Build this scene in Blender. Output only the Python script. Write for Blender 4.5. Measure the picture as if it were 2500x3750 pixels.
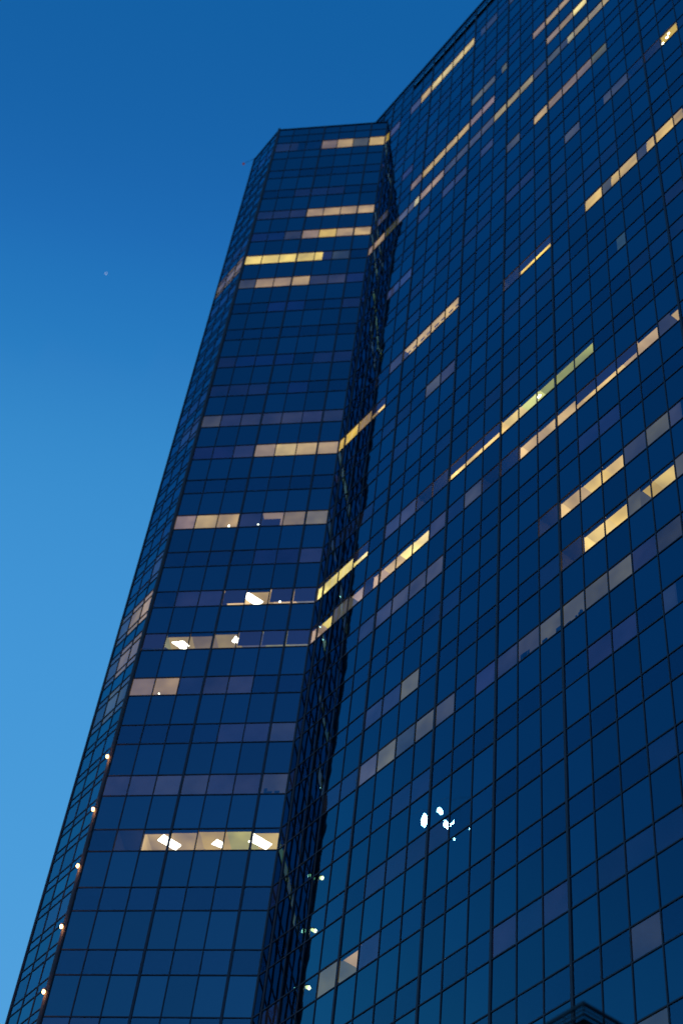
import bpy, bmesh, math, random
from mathutils import Vector, Matrix
random.seed(7)
S = bpy.context.scene
for o in list(bpy.data.objects): bpy.data.objects.remove(o)
R = math.radians

# ---------------------------------------------------------------- camera
CAM_POS = Vector((0, 0, 1.7))
CR = ((0.614237170968598, 0.7841362383385639, 0.08856103841056268),      # camera right
      (-0.5763513235909457, 0.5224437938469121, -0.6283881237462531),    # camera down
      (-0.539010064465475, 0.33493707169350173, 0.772842356765001))      # camera forward
cam_d = bpy.data.cameras.new('camera'); cam = bpy.data.objects.new('camera', cam_d)
S.collection.objects.link(cam); S.camera = cam
m = Matrix(((CR[0][0], -CR[1][0], -CR[2][0], CAM_POS[0]),
            (CR[0][1], -CR[1][1], -CR[2][1], CAM_POS[1]),
            (CR[0][2], -CR[1][2], -CR[2][2], CAM_POS[2]), (0, 0, 0, 1)))
cam.matrix_world = m
cam_d.sensor_fit = 'VERTICAL'; cam_d.sensor_height = 36; cam_d.lens = 55.728
cam_d.clip_start = 0.1; cam_d.clip_end = 8000
cam_d.dof.use_dof = True; cam_d.dof.focus_distance = 66; cam_d.dof.aperture_fstop = 0.36
S.render.resolution_x = 682; S.render.resolution_y = 1024

# ---------------------------------------------------------------- sky and sun (dusk)
SUN_EL, SUN_AZ = R(-3.0), R(303)
SKY_R = ((0, 0), (.051, .007), (.063, .018), (.081, .047), (.110, .067), (.138, .08), (.3, .14), (1, .3))
SKY_G = ((0, 0), (.05, .104), (.073, .116), (.093, .186), (.118, .282), (.166, .33), (.213, .35), (.5, .42), (1, .5))
SKY_B = ((0, 0), (.27, .34), (.349, .375), (.434, .51), (.543, .645), (.742, .70), (.923, .72), (1, .73))
EXPO = 2.737
w = bpy.data.worlds.new('World'); S.world = w; w.use_nodes = True
nt = w.node_tree; nt.nodes.clear()
sky = nt.nodes.new('ShaderNodeTexSky'); sky.sky_type = 'NISHITA'; sky.sun_disc = False
sky.sun_elevation = SUN_EL; sky.sun_rotation = SUN_AZ; sky.altitude = 0
sky.air_density = 1.0; sky.dust_density = 0.3; sky.ozone_density = 4.0
bal = nt.nodes.new('ShaderNodeRGBCurve')            # the film's response to the dusk sky: steep shadows, soft shoulder
for c, pts in ((0, SKY_R), (1, SKY_G), (2, SKY_B)):
    cv = bal.mapping.curves[c]
    cv.points[0].location = pts[0]; cv.points[1].location = pts[-1]
    for p in pts[1:-1]: cv.points.new(*p)
bal.mapping.extend = 'HORIZONTAL'; bal.mapping.update()
bg = nt.nodes.new('ShaderNodeBackground'); bg.inputs[1].default_value = 0.15
wo = nt.nodes.new('ShaderNodeOutputWorld')
gain = nt.nodes.new('ShaderNodeVectorMath'); gain.operation = 'SCALE'; gain.inputs['Scale'].default_value = 8
nt.links.new(sky.outputs[0], gain.inputs[0]); nt.links.new(gain.outputs[0], bal.inputs[1]); nt.links.new(bal.outputs[0], bg.inputs[0]); nt.links.new(bg.outputs[0], wo.inputs[0])
sd = bpy.data.lights.new('sun', 'SUN'); sd.energy = 0.02; sd.angle = R(0.5); sd.color = (1, .72, .5)
sun = bpy.data.objects.new('sun', sd); S.collection.objects.link(sun)
sun.rotation_euler = Vector((-math.sin(SUN_AZ)*math.cos(SUN_EL), -math.cos(SUN_AZ)*math.cos(SUN_EL), -math.sin(SUN_EL))).to_track_quat('-Z', 'Y').to_euler()
S.view_settings.view_transform = 'Standard'; S.view_settings.look = 'None'
S.view_settings.exposure = EXPO; S.view_settings.gamma = 1
S.render.engine = 'CYCLES'

# ---------------------------------------------------------------- helpers
EX = 2 ** EXPO
def lin(c): return tuple((v/255/12.92 if v <= 10 else ((v/255+.055)/1.055)**2.4) for v in c)
MATS = {}
def mat(name, col=(.05, .05, .05), rough=.6, metal=0, emit=None, spec=.5):
    if name in MATS: return MATS[name]
    m = bpy.data.materials.new(name); m.use_nodes = True; MATS[name] = m
    b = m.node_tree.nodes['Principled BSDF']
    b.inputs['Base Color'].default_value = (*col, 1); b.inputs['Roughness'].default_value = rough
    b.inputs['Metallic'].default_value = metal; b.inputs['Specular IOR Level'].default_value = spec
    n = m.node_tree
    ns = n.nodes.new('ShaderNodeTexNoise'); ns.inputs['Scale'].default_value = 3; ns.inputs['Detail'].default_value = 6
    tc = n.nodes.new('ShaderNodeTexCoord'); n.links.new(tc.outputs['Object'], ns.inputs['Vector'])
    mr = n.nodes.new('ShaderNodeMapRange'); mr.inputs[3].default_value = .75; mr.inputs[4].default_value = 1.25
    n.links.new(ns.outputs[0], mr.inputs[0])
    mx = n.nodes.new('ShaderNodeMix'); mx.data_type = 'RGBA'; mx.blend_type = 'MULTIPLY'; mx.inputs[0].default_value = 1
    mx.inputs[6].default_value = (*col, 1); n.links.new(mr.outputs[0], mx.inputs[7]); n.links.new(mx.outputs[2], b.inputs['Base Color'])
    if emit:
        b.inputs['Emission Color'].default_value = (*emit[0], 1); b.inputs['Emission Strength'].default_value = emit[1]
    return m

def glass(name, base, thru, f0, tint, wob=.004, scale=.45):
    """coated facade glass: Schlick mirror layer over a transparent (vision) or opaque (spandrel) pane"""
    m = bpy.data.materials.new(name); m.use_nodes = True; n = m.node_tree; n.nodes.clear()
    tc = n.nodes.new('ShaderNodeTexCoord'); geo = n.nodes.new('ShaderNodeNewGeometry')
    at = n.nodes.new('ShaderNodeAttribute'); at.attribute_name = 'pane'
    ad = n.nodes.new('ShaderNodeVectorMath'); ad.operation = 'ADD'
    sc = n.nodes.new('ShaderNodeVectorMath'); sc.operation = 'SCALE'; sc.inputs['Scale'].default_value = 37.0
    n.links.new(at.outputs['Color'], sc.inputs[0]); n.links.new(tc.outputs['Object'], ad.inputs[0]); n.links.new(sc.outputs[0], ad.inputs[1])
    ns = n.nodes.new('ShaderNodeTexNoise'); ns.inputs['Scale'].default_value = scale; ns.inputs['Detail'].default_value = 1.5
    n.links.new(ad.outputs[0], ns.inputs['Vector'])
    bp = n.nodes.new('ShaderNodeBump'); bp.inputs['Strength'].default_value = 1; bp.inputs['Distance'].default_value = wob
    n.links.new(ns.outputs[0], bp.inputs['Height'])
    lw = n.nodes.new('ShaderNodeLayerWeight'); lw.inputs[0].default_value = .5
    pw = n.nodes.new('ShaderNodeMath'); pw.operation = 'POWER'; pw.inputs[1].default_value = 5; n.links.new(lw.outputs['Facing'], pw.inputs[0])
    ma = n.nodes.new('ShaderNodeMath'); ma.operation = 'MULTIPLY_ADD'; ma.inputs[1].default_value = 1-f0; ma.inputs[2].default_value = f0
    n.links.new(pw.outputs[0], ma.inputs[0])
    # every pane's coating differs a little
    sp = n.nodes.new('ShaderNodeSeparateColor'); n.links.new(at.outputs['Color'], sp.inputs[0])
    mr = n.nodes.new('ShaderNodeMapRange'); mr.inputs[3].default_value = .9; mr.inputs[4].default_value = 1.1; n.links.new(sp.outputs[0], mr.inputs[0])
    mu = n.nodes.new('ShaderNodeMath'); mu.operation = 'MULTIPLY'; mu.use_clamp = True; n.links.new(ma.outputs[0], mu.inputs[0]); n.links.new(mr.outputs[0], mu.inputs[1])
    gl = n.nodes.new('ShaderNodeBsdfGlossy'); gl.inputs['Roughness'].default_value = 0; gl.inputs['Color'].default_value = (*tint, 1)
    n.links.new(bp.outputs[0], gl.inputs['Normal'])
    if thru:
        un = n.nodes.new('ShaderNodeBsdfTransparent'); un.inputs[0].default_value = (*thru, 1)
    else:
        un = n.nodes.new('ShaderNodeBsdfDiffuse'); un.inputs[0].default_value = (*base, 1)
    mx = n.nodes.new('ShaderNodeMixShader'); n.links.new(mu.outputs[0], mx.inputs[0]); n.links.new(un.outputs[0], mx.inputs[1]); n.links.new(gl.outputs[0], mx.inputs[2])
    out = n.nodes.new('ShaderNodeOutputMaterial'); n.links.new(mx.outputs[0], out.inputs[0])
    return m

def room_mat(rgb, k=1.0):
    """a lit office surface: it glows with the room's own light, unevenly"""
    key = 'room_%d_%d_%d_%d' % (*rgb, int(k*100))
    if key in MATS: return MATS[key]
    m = bpy.data.materials.new('lit_room'); m.use_nodes = True; n = m.node_tree; n.nodes.clear(); MATS[key] = m
    tc = n.nodes.new('ShaderNodeTexCoord'); ns = n.nodes.new('ShaderNodeTexNoise'); ns.inputs['Scale'].default_value = .55; ns.inputs['Detail'].default_value = 2
    n.links.new(tc.outputs['Object'], ns.inputs['Vector'])
    mr = n.nodes.new('ShaderNodeMapRange'); mr.inputs[1].default_value = .3; mr.inputs[2].default_value = .7; mr.inputs[3].default_value = .62; mr.inputs[4].default_value = 1.3
    n.links.new(ns.outputs[0], mr.inputs[0])
    e = n.nodes.new('ShaderNodeEmission'); e.inputs[0].default_value = (*rgb_scaled(rgb, k), 1)
    n.links.new(mr.outputs[0], e.inputs[1])
    o = n.nodes.new('ShaderNodeOutputMaterial'); n.links.new(e.outputs[0], o.inputs[0])
    m.cycles.emission_sampling = 'NONE'
    return m
def rgb_scaled(rgb, k): return tuple(v*k/EX for v in rgb_lin(rgb))
def rgb_lin(rgb): return tuple(v/1000 for v in rgb)      # stored as linear*1000

def mesh(name, verts, faces, mats, parent=None, midx=None, attr=None, smooth=False):
    me = bpy.data.meshes.new(name); me.from_pydata([tuple(v) for v in verts], [], faces)
    for m_ in (mats if isinstance(mats, (list, tuple)) else [mats]): me.materials.append(m_)
    if midx: me.polygons.foreach_set('material_index', midx)
    if attr:
        a = me.attributes.new('pane', 'FLOAT_COLOR', 'FACE')
        a.data.foreach_set('color', [c for t in attr for c in (*t, 1.0)])
    if smooth: me.polygons.foreach_set('use_smooth', [True]*len(faces))
    me.update()
    o = bpy.data.objects.new(name, me); S.collection.objects.link(o)
    if parent is not None: o.parent = parent
    return o
def boxv(c0, ax, ay, az):
    """box from a corner and three edge vectors"""
    v = [c0, c0+ax, c0+ax+ay, c0+ay]; v += [p+az for p in v]
    return v, [(0, 3, 2, 1), (4, 5, 6, 7), (0, 1, 5, 4), (1, 2, 6, 5), (2, 3, 7, 6), (3, 0, 4, 7)]
def merge(parts):
    V, F = [], []
    for v, f in parts:
        b = len(V); V += list(v); F += [tuple(i+b for i in q) for q in f]
    return V, F
def tube(p0, p1, r, n=10):
    d = (p1-p0); q = d.to_track_quat('Z', 'Y'); V = []
    for p in (p0, p1):
        for i in range(n):
            a = 2*math.pi*i/n; V.append(p + q @ Vector((r*math.cos(a), r*math.sin(a), 0)))
    F = [(i, (i+1) % n, n+(i+1) % n, n+i) for i in range(n)] + [tuple(range(n))[::-1], tuple(range(n, 2*n))]
    return V, F
def sphere(c, r, stretch=(1, 1, 1), n=12):
    bm = bmesh.new(); bmesh.ops.create_icosphere(bm, subdivisions=2, radius=r)
    V = [Vector((v.co.x*stretch[0], v.co.y*stretch[1], v.co.z*stretch[2]))+c for v in bm.verts]
    F = [tuple(v.index for v in f.verts) for f in bm.faces]; bm.free(); return V, F
def empty(name, loc, label, cat, group=None):
    o = bpy.data.objects.new(name, None); S.collection.objects.link(o); o.location = loc
    o['label'] = label; o['category'] = cat
    if group: o['group'] = group
    return o
def tag(o, label=None, cat=None, group=None, kind=None):
    for k_, v_ in (('label', label), ('category', cat), ('group', group), ('kind', kind)):
        if v_: o[k_] = v_
    return o
def px_size(pts):
    """how large a quad shows in the picture (square pixels, 0 when off frame)"""
    P = []
    for p in pts:
        d = p-CAM_POS; z = d.dot(Vector(CR[2]))
        if z < 1: return 0
        P.append((d.dot(Vector(CR[0]))/z*1585+341, d.dot(Vector(CR[1]))/z*1585+512))
    cx = sum(p[0] for p in P)/len(P); cy = sum(p[1] for p in P)/len(P)
    if not (-10 < cx < 692 and -10 < cy < 1034): return 0
    a = 0
    for i in range(len(P)):
        j = (i+1) % len(P); a += P[i][0]*P[j][1]-P[j][0]*P[i][1]
    return abs(a)/2

# ---------------------------------------------------------------- the three facades
M = 3.9
WP, WL = .38694*M, .35336*M
Z0 = 9.71101*M + 1.7
OR_ = Vector((-10.36611*M, 8.9502*M, Z0))
class Fac:
    def __init__(s, o, d, w, umin, umax, top): s.o, s.d, s.w, s.umin, s.umax, s.top = o, d, w, umin, umax, top; s.n = Vector((d.y, -d.x, 0)) if d.x > 0 else Vector((-d.y, d.x, 0))
    def p(s, u, v, off=0): return s.o + s.d*(u*s.w) + Vector((0, 0, v*M)) + s.n*off
fR = Fac(OR_, Vector((1, 0, 0)), WP, -11.5, 26, 27.45)
C1 = fR.p(-11.5, 0)
fF = Fac(C1, Vector((-math.sqrt(.5), -math.sqrt(.5), 0)), WP, 0, 7, 26.6)
C2 = fF.p(7, 0)
fL = Fac(C2, Vector((-1, 0, 0)), WL, 0, 3, 26.6)
C3 = fL.p(3, 0)
VB = -9.9
FACS = {'R': fR, 'F': fF, 'L': fL}

tower = empty('office_tower', C1.xy.to_3d(), 'tall dark blue glass office tower with folded facades and scattered lit windows', 'building')
TINV = Matrix.Translation(-tower.location)
def part(name, V, F, mats, parent=None, **kw):
    V = [Vector(v)-tower.location for v in V]
    return mesh(name, V, F, mats, tower if parent is None else parent, **kw)

MULL = mat('dark_bronze_frame', (.12, .09, .095), .6, .1)
POST = mat('bronze_corner_post', (.15, .10, .085), .55, .2)
G_VIS = glass('vision_glass', None, (.8, .8, .8), .23, (.30, .74, .97), .0055, .5)
G_SPA = glass('spandrel_glass', (.002, .004, .008), None, .25, (.28, .78, .97), .0055, .5)
CEIL = mat('dark_office_ceiling', (.05, .05, .06), .9)
CORE = mat('tower_core', (.02, .02, .022), .9)
LOUV = mat('black_louvre', (.004, .004, .004), .9, spec=0)

# ---- panes
def pane(fc, u0, u1, v0, v1):
    """one flat pane, never hung perfectly true"""
    cu, cv = (u0+u1)/2, (v0+v1)/2
    hw, hh = (u1-u0)/2*fc.w, (v1-v0)/2*M
    tx, ty = R(random.gauss(0, .11)), R(random.gauss(0, .13))
    out = []
    for su, sv in ((-1, -1), (1, -1), (1, 1), (-1, 1)):
        out.append(fc.p(cu, cv, 0) + fc.d*(su*hw) + Vector((0, 0, sv*hh)) + fc.n*(-.02 + su*hw*math.sin(tx) + sv*hh*math.sin(ty)))
    if (out[1]-out[0]).cross(out[3]-out[0]).dot(fc.n) < 0: out.reverse()
    return out
def cols(fc):
    us = [fc.umin] if fc.umin != math.floor(fc.umin) else []
    us += list(range(math.ceil(fc.umin), fc.umax+1)); return us

def rows_of(key, fc):
    """(v0, v1, is_window) bands from the ground to the roof"""
    out = []
    for k in range(-10, 25):
        if key == 'L': out += [(k, k+.384, 1), (k+.384, k+.54, 2), (k+.54, k+.845, 0), (k+.845, k+1, 2)]
        else: out += [(k, k+.384, 1), (k+.384, k+1, 0)]
    out += [(25, 25.384, 0), (25.384, 25.85, 1), (25.85, 26.24, 0)]
    if key == 'R': out += [(26.24, 26.75, 0), (26.75, 27.18, 3), (27.18, 27.45, 0)]
    else: out += [(26.24, 26.6, 0)]
    return [(max(a, VB), b, t) for a, b, t in out if b > VB]

windows = []; bands = []; transoms = []
for key, fc in FACS.items():
    us = cols(fc)
    for v0, v1, t in rows_of(key, fc):
        V, F, A = [], [], []; size = 0
        for u0, u1 in zip(us[:-1], us[1:]):
            if t == 3 and -9 <= u0 < -1:                     # the open louvre slot under the parapet
                if V: bands.append((size, V, F, A, t)); V, F, A = [], [], []; size = 0
                continue
            q = pane(fc, u0, u1, v0, v1); a = (random.random(), random.random(), random.random())
            s = px_size(q)
            if t == 1: windows.append((s, q, a, key, u0, u1, v0))
            else:
                b = len(V); V += q; F.append((b, b+1, b+2, b+3)); A.append(a); size += s
        if V: bands.append((size, V, F, A, t))
        # the transom at the foot of the band
        L0, L1 = fc.p(us[0], v0), fc.p(us[-1], v0)
        h = .03
        bx = boxv(fc.p(us[0], v0, -.06)-Vector((0, 0, h)), (L1-L0), fc.n*.075, Vector((0, 0, 2*h)))
        s = sum(px_size([fc.p(a_, v0-.01), fc.p(a_+1, v0-.01), fc.p(a_+1, v0+.01), fc.p(a_, v0+.01)]) for a_ in range(int(us[0]), int(us[-1])))
        transoms.append((s, bx))

def emit_parts(items, name, build, cap=100):
    items.sort(key=lambda r: -r[0])
    for it in items[:cap]: build([it], name)
    rest = items[cap:]
    if rest: tag(build(rest, name), kind='stuff')
def b_win(its, name):
    V, F, A = [], [], []
    for s, q, a, *_ in its:
        b = len(V); V += q; F.append((b, b+1, b+2, b+3)); A.append(a)
    return part(name, V, F, G_VIS, attr=A)
def b_band(its, name):
    V, F, A, MI = [], [], [], []
    for s, v, f, a, t in its:
        b = len(V); V += v; F += [tuple(i+b for i in q) for q in f]; A += a; MI += [1 if t == 2 else 0]*len(f)
    return part(name, V, F, [G_SPA, G_VIS], attr=A, midx=MI)
def b_tr(its, name):
    V, F = merge([b for s, b in its]); return part(name, V, F, MULL)
emit_parts(windows[:], 'window', b_win)
emit_parts(bands, 'spandrel_band', b_band)
emit_parts(transoms, 'transom', b_tr)

# ---- vertical mullions
HEAVY = {'R': (-11, -7, -3, 0, 3, 9, 12, 15, 18, 21, 24), 'F': (1, 4), 'L': ()}
for key, fc in FACS.items():
    for u in cols(fc)[1:-1]:
        hv = u in HEAVY[key]; hw = .062 if hv else .027; dp = .034 if hv else .016
        if key == 'F': dp += .02
        top = fc.top + .02
        o0 = fc.p(u, VB, -.05) - fc.d*hw
        V, F = boxv(o0, fc.d*(2*hw), fc.n*(dp+.05), Vector((0, 0, (top-VB)*M)))
        part('mullion', V, F, MULL)
# corner posts
for nm, c, r, top, mt in (('corner_post', C2, .135, 26.65, POST), ('corner_post', C3, .07, 26.65, MULL), ('corner_post', C1+Vector((-.02, .03, 0)), .075, 26.65, POST)):
    p0 = c.copy(); p0.z = 0; p1 = c.copy(); p1.z = Z0+top*M
    V, F = tube(p0, p1, r, 14); part(nm, V, F, mt)

# ---- post lamps on the outer corner
LAMP = mat('lamp_glow', (1, .8, .5), .5, emit=((1, .55, .20), 9/EX))
out = (fF.n + fL.n).normalized()
for k in (-2, -1, 0, 1, 2, 3, 4, 5):
    c = C2 + out*.26 + Vector((0, 0, (k+.70)*M)) 
    V, F = merge([boxv(c+Vector((-.07, -.07, .10)), Vector((.14, 0, 0)), Vector((0, .14, 0)), Vector((0, 0, .05))),
                  tube(c-out*.22+Vector((0, 0, .13)), c+Vector((0, 0, .13)), .025, 8), tube(c+Vector((0, 0, .08)), c+Vector((0, 0, .11)), .08, 12)])
    o = part('post_lamp', V, F, MULL)
    V, F = sphere(c, .085, (1, 1, 1.5)); part('bulb', V, F, LAMP, parent=o, smooth=True)
    ld = bpy.data.lights.new('lamp_light', 'POINT'); ld.energy = 16/EX*.7; ld.color = (1, .5, .22); ld.shadow_soft_size = .12
    lo = bpy.data.objects.new('lamp_light', ld); S.collection.objects.link(lo); lo.parent = tower; lo.location = c + out*.14 - tower.location

# ---- ceilings behind the glass, floor by floor
SET_R = '25.4 -11.5 -11 160/110/60;25.4 -11 -10 85/75/120;25.4 -9 -8 85/75/110;25.4 -8 -7 190/140/120;25.4 -7 -3 235/210/140;25.4 -2.5 -1 60/60/100;25.4 0 1 75/65/105;22 -9 -8 60/55/105;22 -3 -1 115/90/110;22 -0.5 0 120/85/100;22 2 3 130/105/115;22 3 5 165/130/115;21 -11 -10 80/75/95;21 -8 -7 140/115/120;21 -7 -3 190/140/115;21 -3 -1 140/120/125;21 3 4 140/115/115;21 4 5 150/120/110;21 5 6 230/215/150;20 -11.5 -10 165/140/110;20 -10 -9 90/60/60;20 -9 -7.5 105/80/115;20 -7.5 -7 215/205/160;20 -7 -5 150/130/125;20 -5 -3 80/75/115;20 -3 -1 85/80/120;20 -1 2 155/145/115;20 2 3 70/70/110;20 3 4 105/90/110;20 4 4.5 70/65/105;20 4.5 5 170/165/135;20 5 8 150/140/115;19 -7 -6 50/60/110;19 -5 -3 60/60/115;19 -2 -1 55/55/110;18 0 1 85/65/110;18 2 3 185/145/120;18 3 6 125/100/110;18 6 7 120/95/105;17 -9 -7 55/65/120;16 0 2 35/55/105;16 4 5 85/80/115;16 6.5 8 75/75/110;16 10 11 190/140/70 spark;14 -8 -7 75/70/120;14 -7 -3 200/165/130 hier;13 -11.5 -11 200/150/85;13 -11 -10 210/165/90;13 -10 -9 140/105/90;13 -9 -8 225/175/110 bl;13 1 3 230/170/115 bl;13 5 6 200/165/120;13 6 6.5 90/75/110;13 6.5 8 195/160/120;13 8 8.5 75/70/110;13 8.5 10 195/165/120;13 10 10.5 165/130/115;12 -5 -4 100/80/125;12 -4 -3 60/65/115;11 6.5 7 55/85/115;9 -11.5 -9 235/215/135;9 -9 -8 240/215/145 bl;9 -7 -6 55/75/125;9 -6 -5 65/80/130;9 -3 0 215/180/130 bl;9 0 1 225/200/140;9 1 2 205/210/140;9 2 5 145/155/110;8 -11.5 -11 150/130/115;8 -11 -10 205/185/110;8 -10 -9 90/80/100;8 -9 -8 160/140/125;8 -7.5 -7 155/135/130;8 -7 -6 185/160/130;8 -6 -5 250/225/155;8 -5 -4 245/220/160;8 -4 -3 60/75/120;8 -2 -1 75/85/120;8 1 2 180/150/130;8 2 3 190/165/130;8 3 4 195/165/130;8 4 6 190/155/125 bl;8 6 7 150/120/120 bl;8 7 8 175/140/130;8 8 8.5 60/70/110;8 8.5 9 165/145/120;7 -8 -7 45/70/120;7 -7 -6 60/65/115;7 -6 -3 75/75/120;7 4 6 30/60/110;6 3 4 175/150/125;6 4 5 215/185/125;6 5 6 205/175/130;6 6 7 60/75/110;6 7 8 100/95/115;6 8 8.5 65/70/115;5 -7 -5 45/70/120;5 -5 -4 105/95/115;5 4 5 205/180/130;5 5 6 215/185/125;5 6 6.5 95/90/115;5 6.5 7 200/165/110;5 7 8 210/185/125;5 8 8.5 90/80/115;4 -7 -6 80/80/125;4 -6 -5 105/95/120;4 -5 -4 60/80/115;4 -4 -3 100/95/115;4 -3 -2 70/75/110;4 -1 0 40/60/115;4 0 1 50/70/115;4 1 2 65/75/110;4 2 3 90/90/115;4 3 4 85/90/110;4 4 5 85/80/110;4 5 6 95/90/115;4 6 7 40/60/110;4 7 8 55/60/100;3 4 6 35/60/110;3 7 7.5 35/65/110;1 -8 -7 100/95/110;1 -7 -6 150/125/120;1 -6 -5 35/60/110;0 0 1 35/60/110;0 2 3 30/55/105;-1 5 6 45/65/100;-2 5 6 55/60/80'
SET_F = ('25.4 3 4 120/100/105;25.4 2 3 170/145/115;25.4 1 2 105/90/110;25.4 0 1 200/165/120;25.4 5.5 7 35/45/95;'
 '22 0 1 190/155/130;22 1 2 185/150/130;22 2 3 180/145/125;22 3 4 170/135/125;22 4 5 45/52/105;22 5 7 35/48/100;'
 '21 0 1 190/145/125;21 1 2 165/130/120;21 2 3 200/155/110;21 3 4 150/125/120;21 4 5 65/60/105;21 5 7 20/50/105;'
 '20 1 2 65/80/105;20 2 2.56 40/60/110;20 2.56 7 228/203/125;'
 '19 0 1 25/50/105;19 1 3 60/60/110;19 3 4 185/150/125;19 4 6 160/125/120;19 6 7 75/65/110;18 3 5 15/50/105;'
 '16 3 6 12/48/102;15 2 3 14/48/102;14 0 1 50/50/100;14 1 2 50/60/110;14 2 4 60/65/110;14 4 5 60/65/110;14 5 6 50/60/110;14 6 7 85/85/115;'
 '13 0 1 170/150/125;13 1 2 195/170/130;13 2 3 190/170/130;13 3 4 150/135/125;13 4 5 50/60/110;13 5 7 25/50/105;'
 '11 0 1 110/110/110;11 1 2 130/120/110;11 2 3 120/110/110 hb;11 3 4 45/65/115;11 4 5 180/155/120;11 5 6 170/150/120;11 6 7 130/115/120;'
 '10 0 1 40/50/105;10 1 3 20/48/100;'
 '9 0 1 85/85/115 fr;9 1 2 140/125/115 fr;9 2 3 180/155/115;9 3 4 150/130/115 fr;9 4 6 45/60/110;'
 '8 0 1 90/75/110 fr;8 1 2 100/85/105 fr;8 2 3 60/65/105 fr;8 3 4 150/135/105;8 4 5 125/115/105;8 5 6 175/155/115;8 6 7 100/80/105 fr;'
 '7 2 3 55/65/110;7 3 4 50/60/105;7 4 5 30/60/110;7 5 6 150/130/115;7 6 7 120/110/110;'
 '6 0 1 55/55/100;6 1 3 40/60/105;5 0 1 75/80/110;5 1 3 50/65/108;5 3 5 58/68/108;5 5 7 50/62/108;'
 '4 0 1 195/172/118;4 1 2 165/162/112;4 2 3 190/160/112;4 3 4 165/138/112;4 4 5 175/148/118')
SET_L = ('20 0 1 160/145/135;20 1 2 150/140/130;20 2 3 120/110/115;9 0 1 160/140/145;9 1 2 140/125/130;9 2 3 80/85/125;'
 '8 0 1 120/110/125;8 1 2 110/100/125;8 2 3 65/75/125;7 0 1 80/80/120;7 1 2 95/88/125;7 2 3 45/70/120;14 0 2 50/70/130;10 0 1 60/75/130')
REFL = {'R': (.001, .034, .11), 'F': (.0, .028, .09), 'L': (.004, .06, .2)}
THRU = {'R': .50, 'F': .66, 'L': .40}
def parse(s, key):
    segs = []
    for t in s.split(';'):
        f = t.split()
        if len(f) < 4: continue
        rgb = lin(tuple(int(c) for c in f[3].split('/')))
        rf = .25 if key == 'R' and float(f[1]) < -8.9 else 1     # the inner corner mirrors the dark wing, not the sky
        e = tuple(max(0.0, (a-b*rf))/THRU[key] for a, b in zip(rgb, REFL[key]))
        e = (e[0], max(e[1], .78*e[0] if sum(rgb) < .45 else .66*e[0]), e[2]*(.82 if sum(rgb) < .45 else 1))
        if sum(rgb) < .45: e = (e[0]*.60, e[1]*.72, e[2]*.58)
        if key == 'L': e = tuple(v*.6 for v in e)
        k = float(f[0]); st = f[4] if len(f) > 4 else ''
        segs.append((25.384 if k > 25.2 else k, float(f[1]), float(f[2]), tuple(int(round(v*1000)) for v in e), st))
    return segs
DEP = 3.6
BLIND = mat('lowered_blind', (.035, .03, .05), .9, emit=((.020, .018, .038), .8/EX))  # the cloth emits faintly, room light behind it put into its colour
HEADM = mat('blind_cassette', (.05, .04, .045), .8)
def quad4(a, b, c, d): return [a, b, c, d], [(0, 1, 2, 3)]
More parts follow.
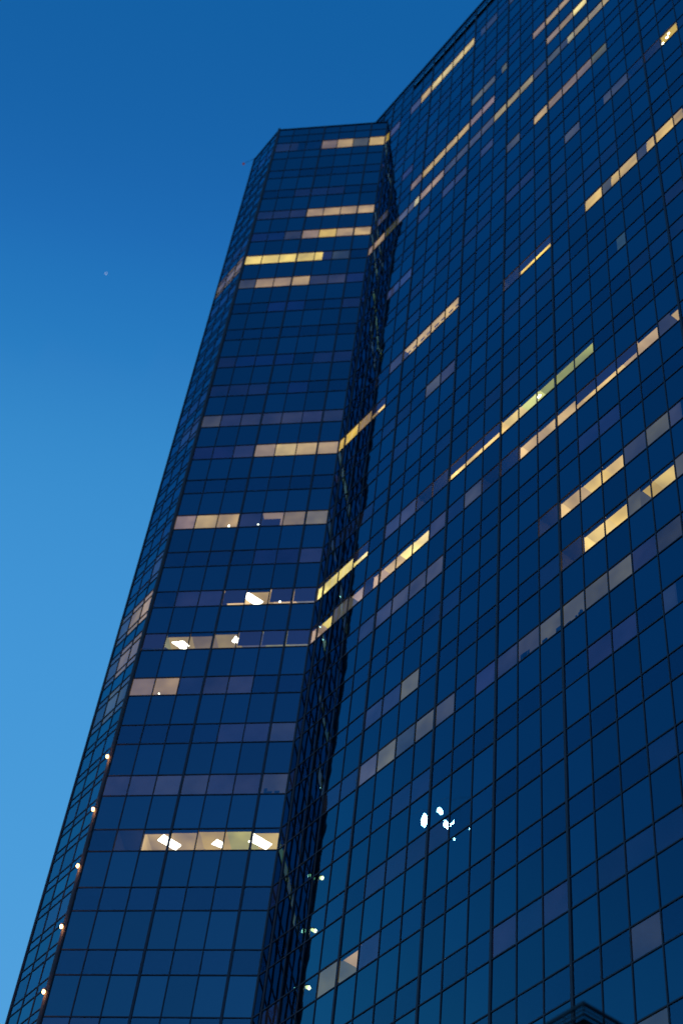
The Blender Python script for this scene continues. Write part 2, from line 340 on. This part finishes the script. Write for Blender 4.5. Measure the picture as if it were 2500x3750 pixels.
for key, fc in FACS.items():
    segs = parse({'R': SET_R, 'F': SET_F, 'L': SET_L}[key], key)
    us = cols(fc); zo = {'R': 0, 'F': .012, 'L': .024}[key]
    floors = list(range(-10, 25)) + [25.384]
    for k in floors:
        top = k + (.40 if k < 25 else .48)
        # dark soffit of the floor above (all round), with here and there a self-glowing sheer for faint room light
        V, F, MI = [], [], []; mm = [CEIL]; last = None
        u = us[0]
        while u < us[-1]:
            un = min(us[-1], u + random.choice((1, 2, 2, 3, 4)) if u == math.floor(u) else u+.5)
            g = random.random()
            if key == 'R' and g < .24: mi = random.choice(((5, 7, 13), (8, 8, 13), (4, 6, 12)))
            elif g < .15: mi = (8, 6, 14)
            else: mi = None
            if k < 25 and any(sk == k and s0 < un and s1 > u for sk, s0, s1, *_ in segs): mi = None
            b = len(V); V += [fc.p(u, top, -.08)+Vector((0, 0, zo)), fc.p(un, top, -.08)+Vector((0, 0, zo)), fc.p(un, top, -DEP)+Vector((0, 0, zo)), fc.p(u, top, -DEP)+Vector((0, 0, zo))]
            F.append((b, b+1, b+2, b+3))
            MI.append(0)
            if mi:                                              # a drawn sheer, faint room light put into its own glow
                rm = room_mat(mi)
                if rm not in mm: mm.append(rm)
                b = len(V); V += [fc.p(u, k, -.07), fc.p(un, k, -.07), fc.p(un, top-.03, -.07), fc.p(u, top-.03, -.07)]
                F.append((b, b+1, b+2, b+3)); MI.append(mm.index(rm))
            lit_edge = any(sk == k and s0-.01 < un < s1+.01 for sk, s0, s1, *_ in segs)
            if not lit_edge:
                b = len(V); V += [fc.p(un, k-.25, -.08), fc.p(un, top+.02, -.08), fc.p(un, top+.02, -DEP), fc.p(un, k-.25, -DEP)]; F.append((b, b+1, b+2, b+3)); MI.append(0)
            last = mi
            u = un
        part('office_ceiling', V, F, mm, midx=MI)
        # lit rooms: runs of neighbouring lit segments make one interior
        ss = sorted([s for s in segs if s[0] == k], key=lambda s: s[1]); runs = []
        for s in ss:
            if runs and abs(runs[-1][-1][2]-s[1]) < .01: runs[-1].append(s)
            else: runs.append([s])
        for run in runs:
            V, F, MI, mm = [], [], [], []; blinds = []
            def add(vf, m_):
                if m_ not in mm: mm.append(m_)
                b = len(V); V.extend(vf[0]); F.extend([tuple(i+b for i in q) for q in vf[1]]); MI.extend([mm.index(m_)]*len(vf[1]))
            for (kk, u0, u1, e, st) in run:
                ct = top - .015
                tall = key == 'L'
                bot = k-.10; tp = ct
                if tall: bot = k-.16; tp = k+.53
                br = (key == 'R' and k < 10 and sum(e) > 900) or (key == 'F' and k in (4, 8, 9) and sum(e) > 350)
                if st in ('bl', 'fr', 'hb'): e = tuple(int(v*(3.2 if st == 'fr' else 1.35)) for v in e)
                lf = u0 if key == 'R' else u1; rt = u1 if key == 'R' else u0; sgn = 1 if key == 'R' else -1
                has = any(abs((x[1] if key == 'R' else x[2])-rt) < .01 for x in run)
                hasl = any(abs((x[2] if key == 'R' else x[1])-lf) < .01 for x in run)
                ra = rt if has else rt-sgn*.05
                c0, c1 = min(ra, lf), max(ra, lf)
                add(quad4(fc.p(c0, tp, -.10), fc.p(c1, tp, -.10), fc.p(c1, tp, -DEP+.1), fc.p(c0, tp, -DEP+.1)), room_mat(e))
                if not has: add(quad4(fc.p(rt-sgn*.03, bot, -.05), fc.p(rt-sgn*.03, tp+.02, -.05), fc.p(rt-sgn*.03, tp+.02, -DEP+.1), fc.p(rt-sgn*.03, bot, -DEP+.1)), CEIL)
                if not br and not st:               # a drawn sheer, backlight put into its own even glow, a darker band at its head
                    hd = random.choice((.04, .055, .07)) if key == 'R' and sum(e) > 900 and k < 25 else random.choice((.0, .01, .02))
                    if tall: hd = -.16
                    for a_ in range(math.floor(u0), math.ceil(u1)):
                        x0, x1 = max(u0, a_), min(u1, a_+1)
                        kb = k-.15 if tall else k
                        add(quad4(fc.p(x0, kb, -.065), fc.p(x1, kb, -.065), fc.p(x1, top-.02-hd, -.065), fc.p(x0, top-.02-hd, -.065)), room_mat(e, random.choice((.9, 1, 1.1))))
                    if u0 != math.floor(u0) or u1 != math.floor(u1) or True: pass
                    if key == 'R' and k == 4 and 0 < u0 < 4 or (key == 'F' and k == 5 and u0 == 0):
                        for i_ in range(5):                      # things stacked on the sill
                            sx = u0+random.uniform(.05, .8); hh = random.uniform(.03, .13)
                            add(boxv(fc.p(sx, k, -.06), fc.d*(random.uniform(.06, .22)*fc.w), fc.n*.02, Vector((0, 0, hh*M))), CEIL)
                    continue
                if not hasl:       # the wall that closes the room off, room light put into its stronger emission
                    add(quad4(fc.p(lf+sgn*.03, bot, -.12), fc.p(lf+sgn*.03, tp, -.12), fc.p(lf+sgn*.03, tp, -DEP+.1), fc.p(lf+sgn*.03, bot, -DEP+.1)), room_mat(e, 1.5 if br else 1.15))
                add(quad4(fc.p(u0, bot, -DEP+.12), fc.p(u1, bot, -DEP+.12), fc.p(u1, tp, -DEP+.12), fc.p(u0, tp, -DEP+.12)), room_mat(e, 1.1))
                wu = [u0] + [x for x in range(math.ceil(u0+.01), math.ceil(u1-.01))] + [u1]
                if tall:
                    for va, vb in ((k-.05, k+.0), (k+.37, k+.41)):
                        add(boxv(fc.p(u0, va, -.25), fc.p(u1, va, -.25)-fc.p(u0, va, -.25), fc.n*.1, Vector((0, 0, (vb-va)*M))), HEADM)
                for a_, b_ in zip(wu[:-1], wu[1:]):
                    if st == 'bl': lo, hi, ma, mb = .14, .362, .0, .0
                    elif st == 'fr': lo, hi, ma, mb = .06, .375, .02, .06
                    elif st == 'hb': lo, hi, ma, mb = -.05, .2, .12, .12
                    else: continue
                    bv = boxv(fc.p(a_+ma, k+lo, -.055), fc.p(b_-mb, k+lo, -.055)-fc.p(a_+ma, k+lo, -.055), fc.n*.015, Vector((0, 0, (hi-lo)*M)))
                    blinds.append(bv)
                if st == 'hier':
                    for a_, b_ in zip(wu[:-1], wu[1:]):
                        for q in (.22, .68):
                            blinds.append(boxv(fc.p(a_+q, k+.13, -.09), fc.d*(.30*fc.w), fc.n*.015, Vector((0, 0, .05*M))))
                if not st and not tall and br:
                    hh = random.choice((.03, .045, .06))
                    add(boxv(fc.p(u0+.01, k+.384-hh, -.16), fc.d*((u1-u0-.02)*fc.w), fc.n*.06, Vector((0, 0, (hh+.01)*M))), HEADM)
            o = part('office_interior', V, F, mm, midx=MI)
            for vf in blinds: part('roller_blind', vf[0], vf[1], BLIND, parent=o)
            if key == 'F' and k in (4, 8, 9, 7, 11, 22) or (key == 'R' and k in (9, 16)): INT = o; globals().setdefault('ROOMS', {})[(key, k, round(run[0][1]))] = o

# ---- ceiling lights seen through the glass
TROF = mat('office_ceiling_light', (1, 1, .9), .5, emit=((1, .97, .80), 5.5/EX*1.6))
DOTL = mat('office_spot_light', (1, 1, .9), .5, emit=((.95, 1, .75), 9/EX))
def room(key, k, u):
    best = min((q for q in ROOMS if q[0] == key and q[1] == k), key=lambda q: abs(q[2]-u)); return ROOMS[best]
for k, q in ((4, ((4.353, .455), (3.811, 1.357), (4.074, 1.789), (4.634, .924))), (4, ((2.427, .895), (2.228, 1.171), (2.325, 1.625), (2.677, 1.278))),
             (4, ((1.028, .446), (.458, 1.345), (.723, 1.771), (1.192, 1.122))), (9, ((3.006, .21), (2.421, 1.098), (2.747, 1.475), (3.146, .792))),
             (8, ((5.908, .768), (5.408, .69), (5.204, 1.118), (5.486, 1.523))), (8, ((3.178, .398), (3.069, .558), (3.17, 1.018), (3.381, .851)))):
    base = [fF.p(u, k+.376, -d) for u, d in q]
    V = base + [p+Vector((0, 0, .02)) for p in base]; F = [(0, 1, 2, 3), (7, 6, 5, 4)] + [(i, i+4, (i+1) % 4+4, (i+1) % 4) for i in range(4)]
    part('ceiling_light', V, F, TROF, parent=room('F', k, q[0][0]))
for key, k, u, d, r, h in (('F', 4, 1.235, .909, .055, .34), ('F', 9, 1.5, .03, .06, .06), ('F', 11, 4.42, .03, .07, .05), ('F', 11, 3.1, .03, .045, .06), ('F', 7, 5.72, .03, .045, .04),
                           ('R', 9, 2.12, .03, .13, .13), ('R', 16, 10.12, .03, .09, .08), ('R', 16, 10.38, .03, .12, .14), ('R', 16, 10.5, .03, .1, .22)):
    V, F = sphere(FACS[key].p(u, k+h, -d), r, (1, .3 if key == 'R' else .7, .9)); part('ceiling_light', V, F, DOTL, parent=room(key, k, u), smooth=True)
V, F = sphere(fF.p(2.725, 22.34, -.389), .22, (1.3, 1.3, .5)); part('ceiling_light', V, F, mat('warm_ceiling_light', (1, .9, .7), .5, emit=((1, .86, .5), 1.1/EX)), parent=room('F', 22, 2.7), smooth=True)
# filing boxes and a plant against the glass of the lit offices on the wing
CAB = mat('dark_cabinet', (.03, .03, .05), .9)
bx = []
for i in range(9): bx.append(boxv(fF.p(4.05-i*.145-.13, 4.0, -.55), fF.d*(.13*WP), fF.n*.2, Vector((0, 0, random.uniform(.10, .3)))))
V, F = merge(bx); part('file_boxes', V, F, CAB, parent=room('F', 4, 3))
for fc_, k, u, key in ((fF, 4, .75, 'F'), (fF, 4, 2.75, 'F'),):
    lv = []
    for i in range(22):
        a = random.uniform(0, 6.28); l = random.uniform(.15, .34); c = fc_.p(u, k, -.45); t_ = c+Vector((math.cos(a)*l*.7, math.sin(a)*l*.7, l))
        s_ = Vector((-math.sin(a), math.cos(a), 0))*.035
        lv.append(([c-s_, c+s_, t_+s_*.3, t_-s_*.3], [(0, 1, 2, 3)]))
    V, F = merge(lv); part('potted_plant', V, F, CAB, parent=room(key, k, u))

# ---- core, roofs, back walls
def prism(pts, z0, z1):
    n_ = len(pts); V = [Vector((p[0], p[1], z0)) for p in pts]+[Vector((p[0], p[1], z1)) for p in pts]
    return V, [tuple(range(n_))[::-1], tuple(range(n_, 2*n_))]+[(i, (i+1) % n_, (i+1) % n_+n_, i+n_) for i in range(n_)]
ER = fR.p(26, 0); inn = -fR.n
B4 = C3 + Vector((-1, 1, 0)).normalized()*7*WP
back = 34
pc = [C1+fR.d*.3+inn*DEP*1.02, ER+inn*DEP-Vector((.2, 0, 0)), ER+inn*back-Vector((.2, 0, 0)), Vector((B4.x+1, ER.y+back, 0)), Vector((B4.x+1, B4.y+4, 0)), C3+inn*(DEP+.2), C2+inn*(DEP+.2)+Vector((-.8, 0, 0))]
V, F = prism(pc, 0, Z0+26.4*M); part('tower_core', V, F, CORE)
# side and back curtain wall, plain bands of the same glass
sides = [(C3, B4, 26.6), (B4, Vector((B4.x, ER.y+back+1, 0)), 26.6), (Vector((B4.x, ER.y+back+1, 0)), Vector((ER.x, ER.y+back+1, 0)), 26.6), (Vector((ER.x, ER.y+back+1, 0)), Vector((ER.x, ER.y, 0)), 27.45)]
V, F, A = [], [], []; tr = []
for a_, b_, top in sides:
    a_ = Vector((a_.x, a_.y, 0)); b_ = Vector((b_.x, b_.y, 0)); L = (b_-a_).length; n_ = max(1, int(L/(3*WP))); vs = [VB]+[k+x for k in range(-9, 27) for x in (0, .384) if k+x < top]+[top]
    for i in range(n_):
        for v0, v1 in zip(vs[:-1], vs[1:]):
            b = len(V); p, q = a_+(b_-a_)*(i/n_), a_+(b_-a_)*((i+1)/n_)
            V += [Vector((p.x, p.y, Z0+v0*M)), Vector((q.x, q.y, Z0+v0*M)), Vector((q.x, q.y, Z0+v1*M)), Vector((p.x, p.y, Z0+v1*M))]
            F.append((b, b+1, b+2, b+3)); A.append((random.random(), random.random(), random.random()))
    d = (b_-a_).normalized(); nn = Vector((-d.y, d.x, 0))
    if nn.dot(a_-Vector((-20, 60, 0))) < 0: nn = -nn
    for v in vs: tr.append(boxv(Vector((a_.x, a_.y, Z0+v*M-.04))-nn*.03, b_-a_, nn*.08, Vector((0, 0, .08))))
    for i in range(1, n_): p = a_+(b_-a_)*(i/n_); tr.append(boxv(Vector((p.x, p.y, 0))-nn*.03-d*.04, d*.08, nn*.1, Vector((0, 0, Z0+top*M))))
part('rear_curtain_wall', V, F, G_SPA, attr=A)
V, F = merge(tr); part('rear_mullions', V, F, MULL)
# wing roof, and the taller main block that runs on behind it
zt = Z0+26.58*M
V, F = prism([C1+inn*.2, ER+inn*.2, ER+inn*back, Vector((B4.x, ER.y+back, 0)), B4, C3+inn*.05, C2+inn*.05], zt-.3, zt-.05); part('roof', V, F, CORE)
# upper parapet of the main block carried on past the corner
ext = Fac(OR_, Vector((1, 0, 0)), WP, -17, -11.5, 27.45); V, F, A = [], [], []; trs = []
for v0, v1 in ((26.3, 26.75), (26.75, 27.18), (27.18, 27.45)):
    for u in [-17.5+i for i in range(6)]:
        q = pane(ext, u, u+1, v0, v1); b = len(V); V += q; F.append((b, b+1, b+2, b+3)); A.append((random.random(), random.random(), random.random()))
    trs.append(boxv(fR.p(-17.5, v1, -.06)-Vector((0, 0, .035)), fR.d*(6*WP), fR.n*.1, Vector((0, 0, .07))))
part('parapet', V, F, G_SPA, attr=A)
trs += [boxv(fR.p(u, 26.3, -.05)-fR.d*.035, fR.d*.07, fR.n*.1, Vector((0, 0, 1.15*M))) for u in (-17, -16, -15, -14, -13, -12)]
V, F = merge(trs); part('parapet_frame', V, F, MULL)
V, F = prism([fR.p(-17.5, 0, -.3), fR.p(26, 0, -.3), fR.p(26, 0, -12), fR.p(-17.5, 0, -12)], Z0+26.3*M, Z0+27.4*M-.2); part('penthouse', V, F, CORE)
# coping along the roof edges
V, F = boxv(fR.p(-17.5, 27.45, -.2), fR.d*(43.5*WP), fR.n*.28, Vector((0, 0, .08))); part('coping', V, F, MULL)
V, F = boxv(fF.p(0, 26.6, -.2), fF.d*(7*WP), fF.n*.26, Vector((0, 0, .08))); part('coping', V, F, MULL)
V, F = boxv(fL.p(0, 26.6, -.2), fL.d*(3*WL), fL.n*.26, Vector((0, 0, .08))); part('coping', V, F, MULL)
# the recessed louvre slot
V, F = merge([boxv(fR.p(-9, 26.75, -.55), fR.d*(8*WP), fR.n*.05, Vector((0, 0, .43*M)))]+[boxv(fR.p(-9, 26.77+i*.042, -.45), fR.d*(8*WP), fR.n*.3, Vector((0, 0, .025))) for i in range(10)])
part('louvre', V, F, LOUV)
# small red warning light on an arm at the wing's roof corner
RED = mat('red_warning_glow', (.5, .1, .08), .5, emit=((1, .2, .12), 0.10/EX))
tip = CAM_POS + Vector((-.43902, .16752, .88272))*((C3.z+26.7*M-1.7)/.88272)
V, F = tube(fL.p(2.9, 26.72, -.1), tip, .016, 8); ob = part('beacon_arm', V, F, MULL)
V, F = sphere(tip, .13); part('beacon', V, F, RED, parent=ob, smooth=True)

# ---------------------------------------------------------------- glass pavilion in front (lower right corner of the picture)
PC = Vector((-21.35, 21.08, 0))
pav = empty('glass_pavilion', PC, 'corner of a low dark pavilion with a three-bar roof rail in front of the tower', 'pavilion')
def ppart(name, vf, mt, **kw): return mesh(name, [Vector(v)-pav.location for v in vf[0]], vf[1], mt, pav, **kw)
RAIL = mat('painted_rail', (.03, .018, .018), .5, .2)
zt_, zm_, zb_ = 21.96, 21.81, 21.70
for z_, h_, d_ in ((zt_, .042, .06), (zm_, .016, .03), (zb_, .03, .05)):
    ppart('rail', boxv(Vector((PC.x-9, PC.y, z_-h_)), Vector((9, 0, 0)), Vector((0, d_, 0)), Vector((0, 0, 2*h_))), RAIL)
    ppart('rail', boxv(Vector((PC.x-d_, PC.y+d_+.002, z_-h_)), Vector((0, 9, 0)), Vector((d_, 0, 0)), Vector((0, 0, 2*h_))), RAIL)
for i in range(1, 12):
    ppart('rail_post', boxv(Vector((PC.x-i*.62, PC.y+.004, zb_)), Vector((.02, 0, 0)), Vector((0, .02, 0)), Vector((0, 0, zt_-zb_))), RAIL)
    ppart('rail_post', boxv(Vector((PC.x-.024, PC.y+i*.62, zb_)), Vector((.02, 0, 0)), Vector((0, .02, 0)), Vector((0, 0, zt_-zb_))), RAIL)
ppart('rail_post', boxv(Vector((PC.x-.03, PC.y+.008, zb_)), Vector((.022, 0, 0)), Vector((0, .022, 0)), Vector((0, 0, zt_-zb_))), RAIL)
GP = glass('pavilion_glass', (.01, .02, .05), None, .33, (.25, .8, 1), .002, .3)
ch = .3
ppart('glass_wall', ([Vector((PC.x-9, PC.y+.12, 0)), Vector((PC.x-ch, PC.y+.12, 0)), Vector((PC.x-ch, PC.y+.12, zb_-.03)), Vector((PC.x-9, PC.y+.12, zb_-.03))], [(0, 1, 2, 3)]), GP)
ppart('side_wall', ([Vector((PC.x-.12, PC.y+ch, 0)), Vector((PC.x-.12, PC.y+9, 0)), Vector((PC.x-.12, PC.y+9, zb_-.03)), Vector((PC.x-.12, PC.y+ch, zb_-.03))], [(0, 1, 2, 3)]), mat('black_wall', (.004, .004, .006), .9, spec=.1))
ppart('corner_pier', ([Vector((PC.x-ch, PC.y+.12, 0)), Vector((PC.x-.12, PC.y+ch, 0)), Vector((PC.x-.12, PC.y+ch, zb_-.03)), Vector((PC.x-ch, PC.y+.12, zb_-.03))], [(0, 1, 2, 3)]), mat('grey_pier', (.06, .06, .065), .8))
ppart('roof', boxv(Vector((PC.x-9, PC.y+.1, zb_-.06)), Vector((8.9, 0, 0)), Vector((0, 8.9, 0)), Vector((0, 0, .04))), CORE)
ppart('rear_wall', ([Vector((PC.x-9, PC.y+.12, 0)), Vector((PC.x-9, PC.y+9, 0)), Vector((PC.x-9, PC.y+9, zb_)), Vector((PC.x-9, PC.y+.12, zb_))], [(0, 1, 2, 3)]), CORE)
ppart('rear_wall', ([Vector((PC.x-9, PC.y+9, 0)), Vector((PC.x-.12, PC.y+9, 0)), Vector((PC.x-.12, PC.y+9, zb_)), Vector((PC.x-9, PC.y+9, zb_))], [(0, 1, 2, 3)]), CORE)

# ---------------------------------------------------------------- floodlights across the street, seen mirrored in the tower
FL = mat('floodlight_glow', (1, 1, 1), .5, emit=((.92, 1, .95), 10))
mast = empty('string_of_floodlights', (-85.5, 1.2, 93), 'cluster of white floodlights on a thin wire, mirrored as white glints in the tower glass', 'floodlight')
def mp(name, vf, mt, parent=None, **kw): return mesh(name, [Vector(v)-mast.location for v in vf[0]], vf[1], mt, mast if parent is None else parent, **kw)
mp('span_wire', tube(Vector((-90, 3, 96.5)), Vector((-81, -.6, 96.5)), .008, 6), MULL)
for c, r, st in ((Vector((-88.2, 2.16, 95.35)), .16, (1, 1, 5.2)), (Vector((-86.13, 1.71, 94.88)), .15, (.8, .8, 1.7)),
                 (Vector((-85.8, 1.34, 93.67)), .24, (1, 1, 1.5)), (Vector((-85.3, 1.22, 93.75)), .10, (.7, .7, 3.3)), (Vector((-85.08, .72, 91.81)), .07, (1, 1, 1)), (Vector((-83.29, .38, 92.09)), .06, (1, 1, 1))):
    o = mp('lamp_bracket', tube(Vector((c.x, c.y, 96.5)), c-Vector((0, 0, .1)), .005, 6), MULL)
    mp('lamp_head', sphere(c, r, st), FL, parent=o, smooth=True)

# ---------------------------------------------------------------- evening star
d = Vector((-.53171, .13704, .83577)); 
V, F = sphere(Vector((0, 0, 0)), 1.25)
st_ = mesh('evening_star', V, F, mat('star_glow', (1, 1, 1), .5, emit=((.75, .8, 1), .75/EX)), smooth=True)
st_.location = CAM_POS + d*2600
tag(st_, 'small pale evening star in the blue sky left of the tower', 'star')

# ---------------------------------------------------------------- ground
def sheet(name, x0, y0, x1, y1, z, m_):
    return tag(mesh(name, [(x0, y0, z), (x1, y0, z), (x1, y1, z), (x0, y1, z)], [(0, 1, 2, 3)], m_), kind='structure')
sheet('ground', -3000, -3000, 3000, 3000, 0, mat('paved_ground', (.12, .12, .115), .85))
sheet('road', -400, -9, 400, 3, .004, mat('asphalt', (.05, .05, .052), .8))
o = mesh('sidewalk', *boxv(Vector((-400, 3, .0)), Vector((800, 0, 0)), Vector((0, 14, 0)), Vector((0, 0, .13))), mat('concrete_pavement', (.28, .27, .25), .85)); tag(o, kind='structure')
for i in range(-20, 20):
    pass
V, F = merge([([Vector((x, -3.07, .008)), Vector((x+3, -3.07, .008)), Vector((x+3, -2.93, .008)), Vector((x, -2.93, .008))], [(0, 1, 2, 3)]) for x in range(-200, 200, 9)])
tag(mesh('road_marking', V, F, mat('road_paint', (.7, .7, .68), .7)), kind='structure')

S.cycles.max_bounces = 6; S.cycles.glossy_bounces = 4; S.cycles.transparent_max_bounces = 12; S.cycles.diffuse_bounces = 2
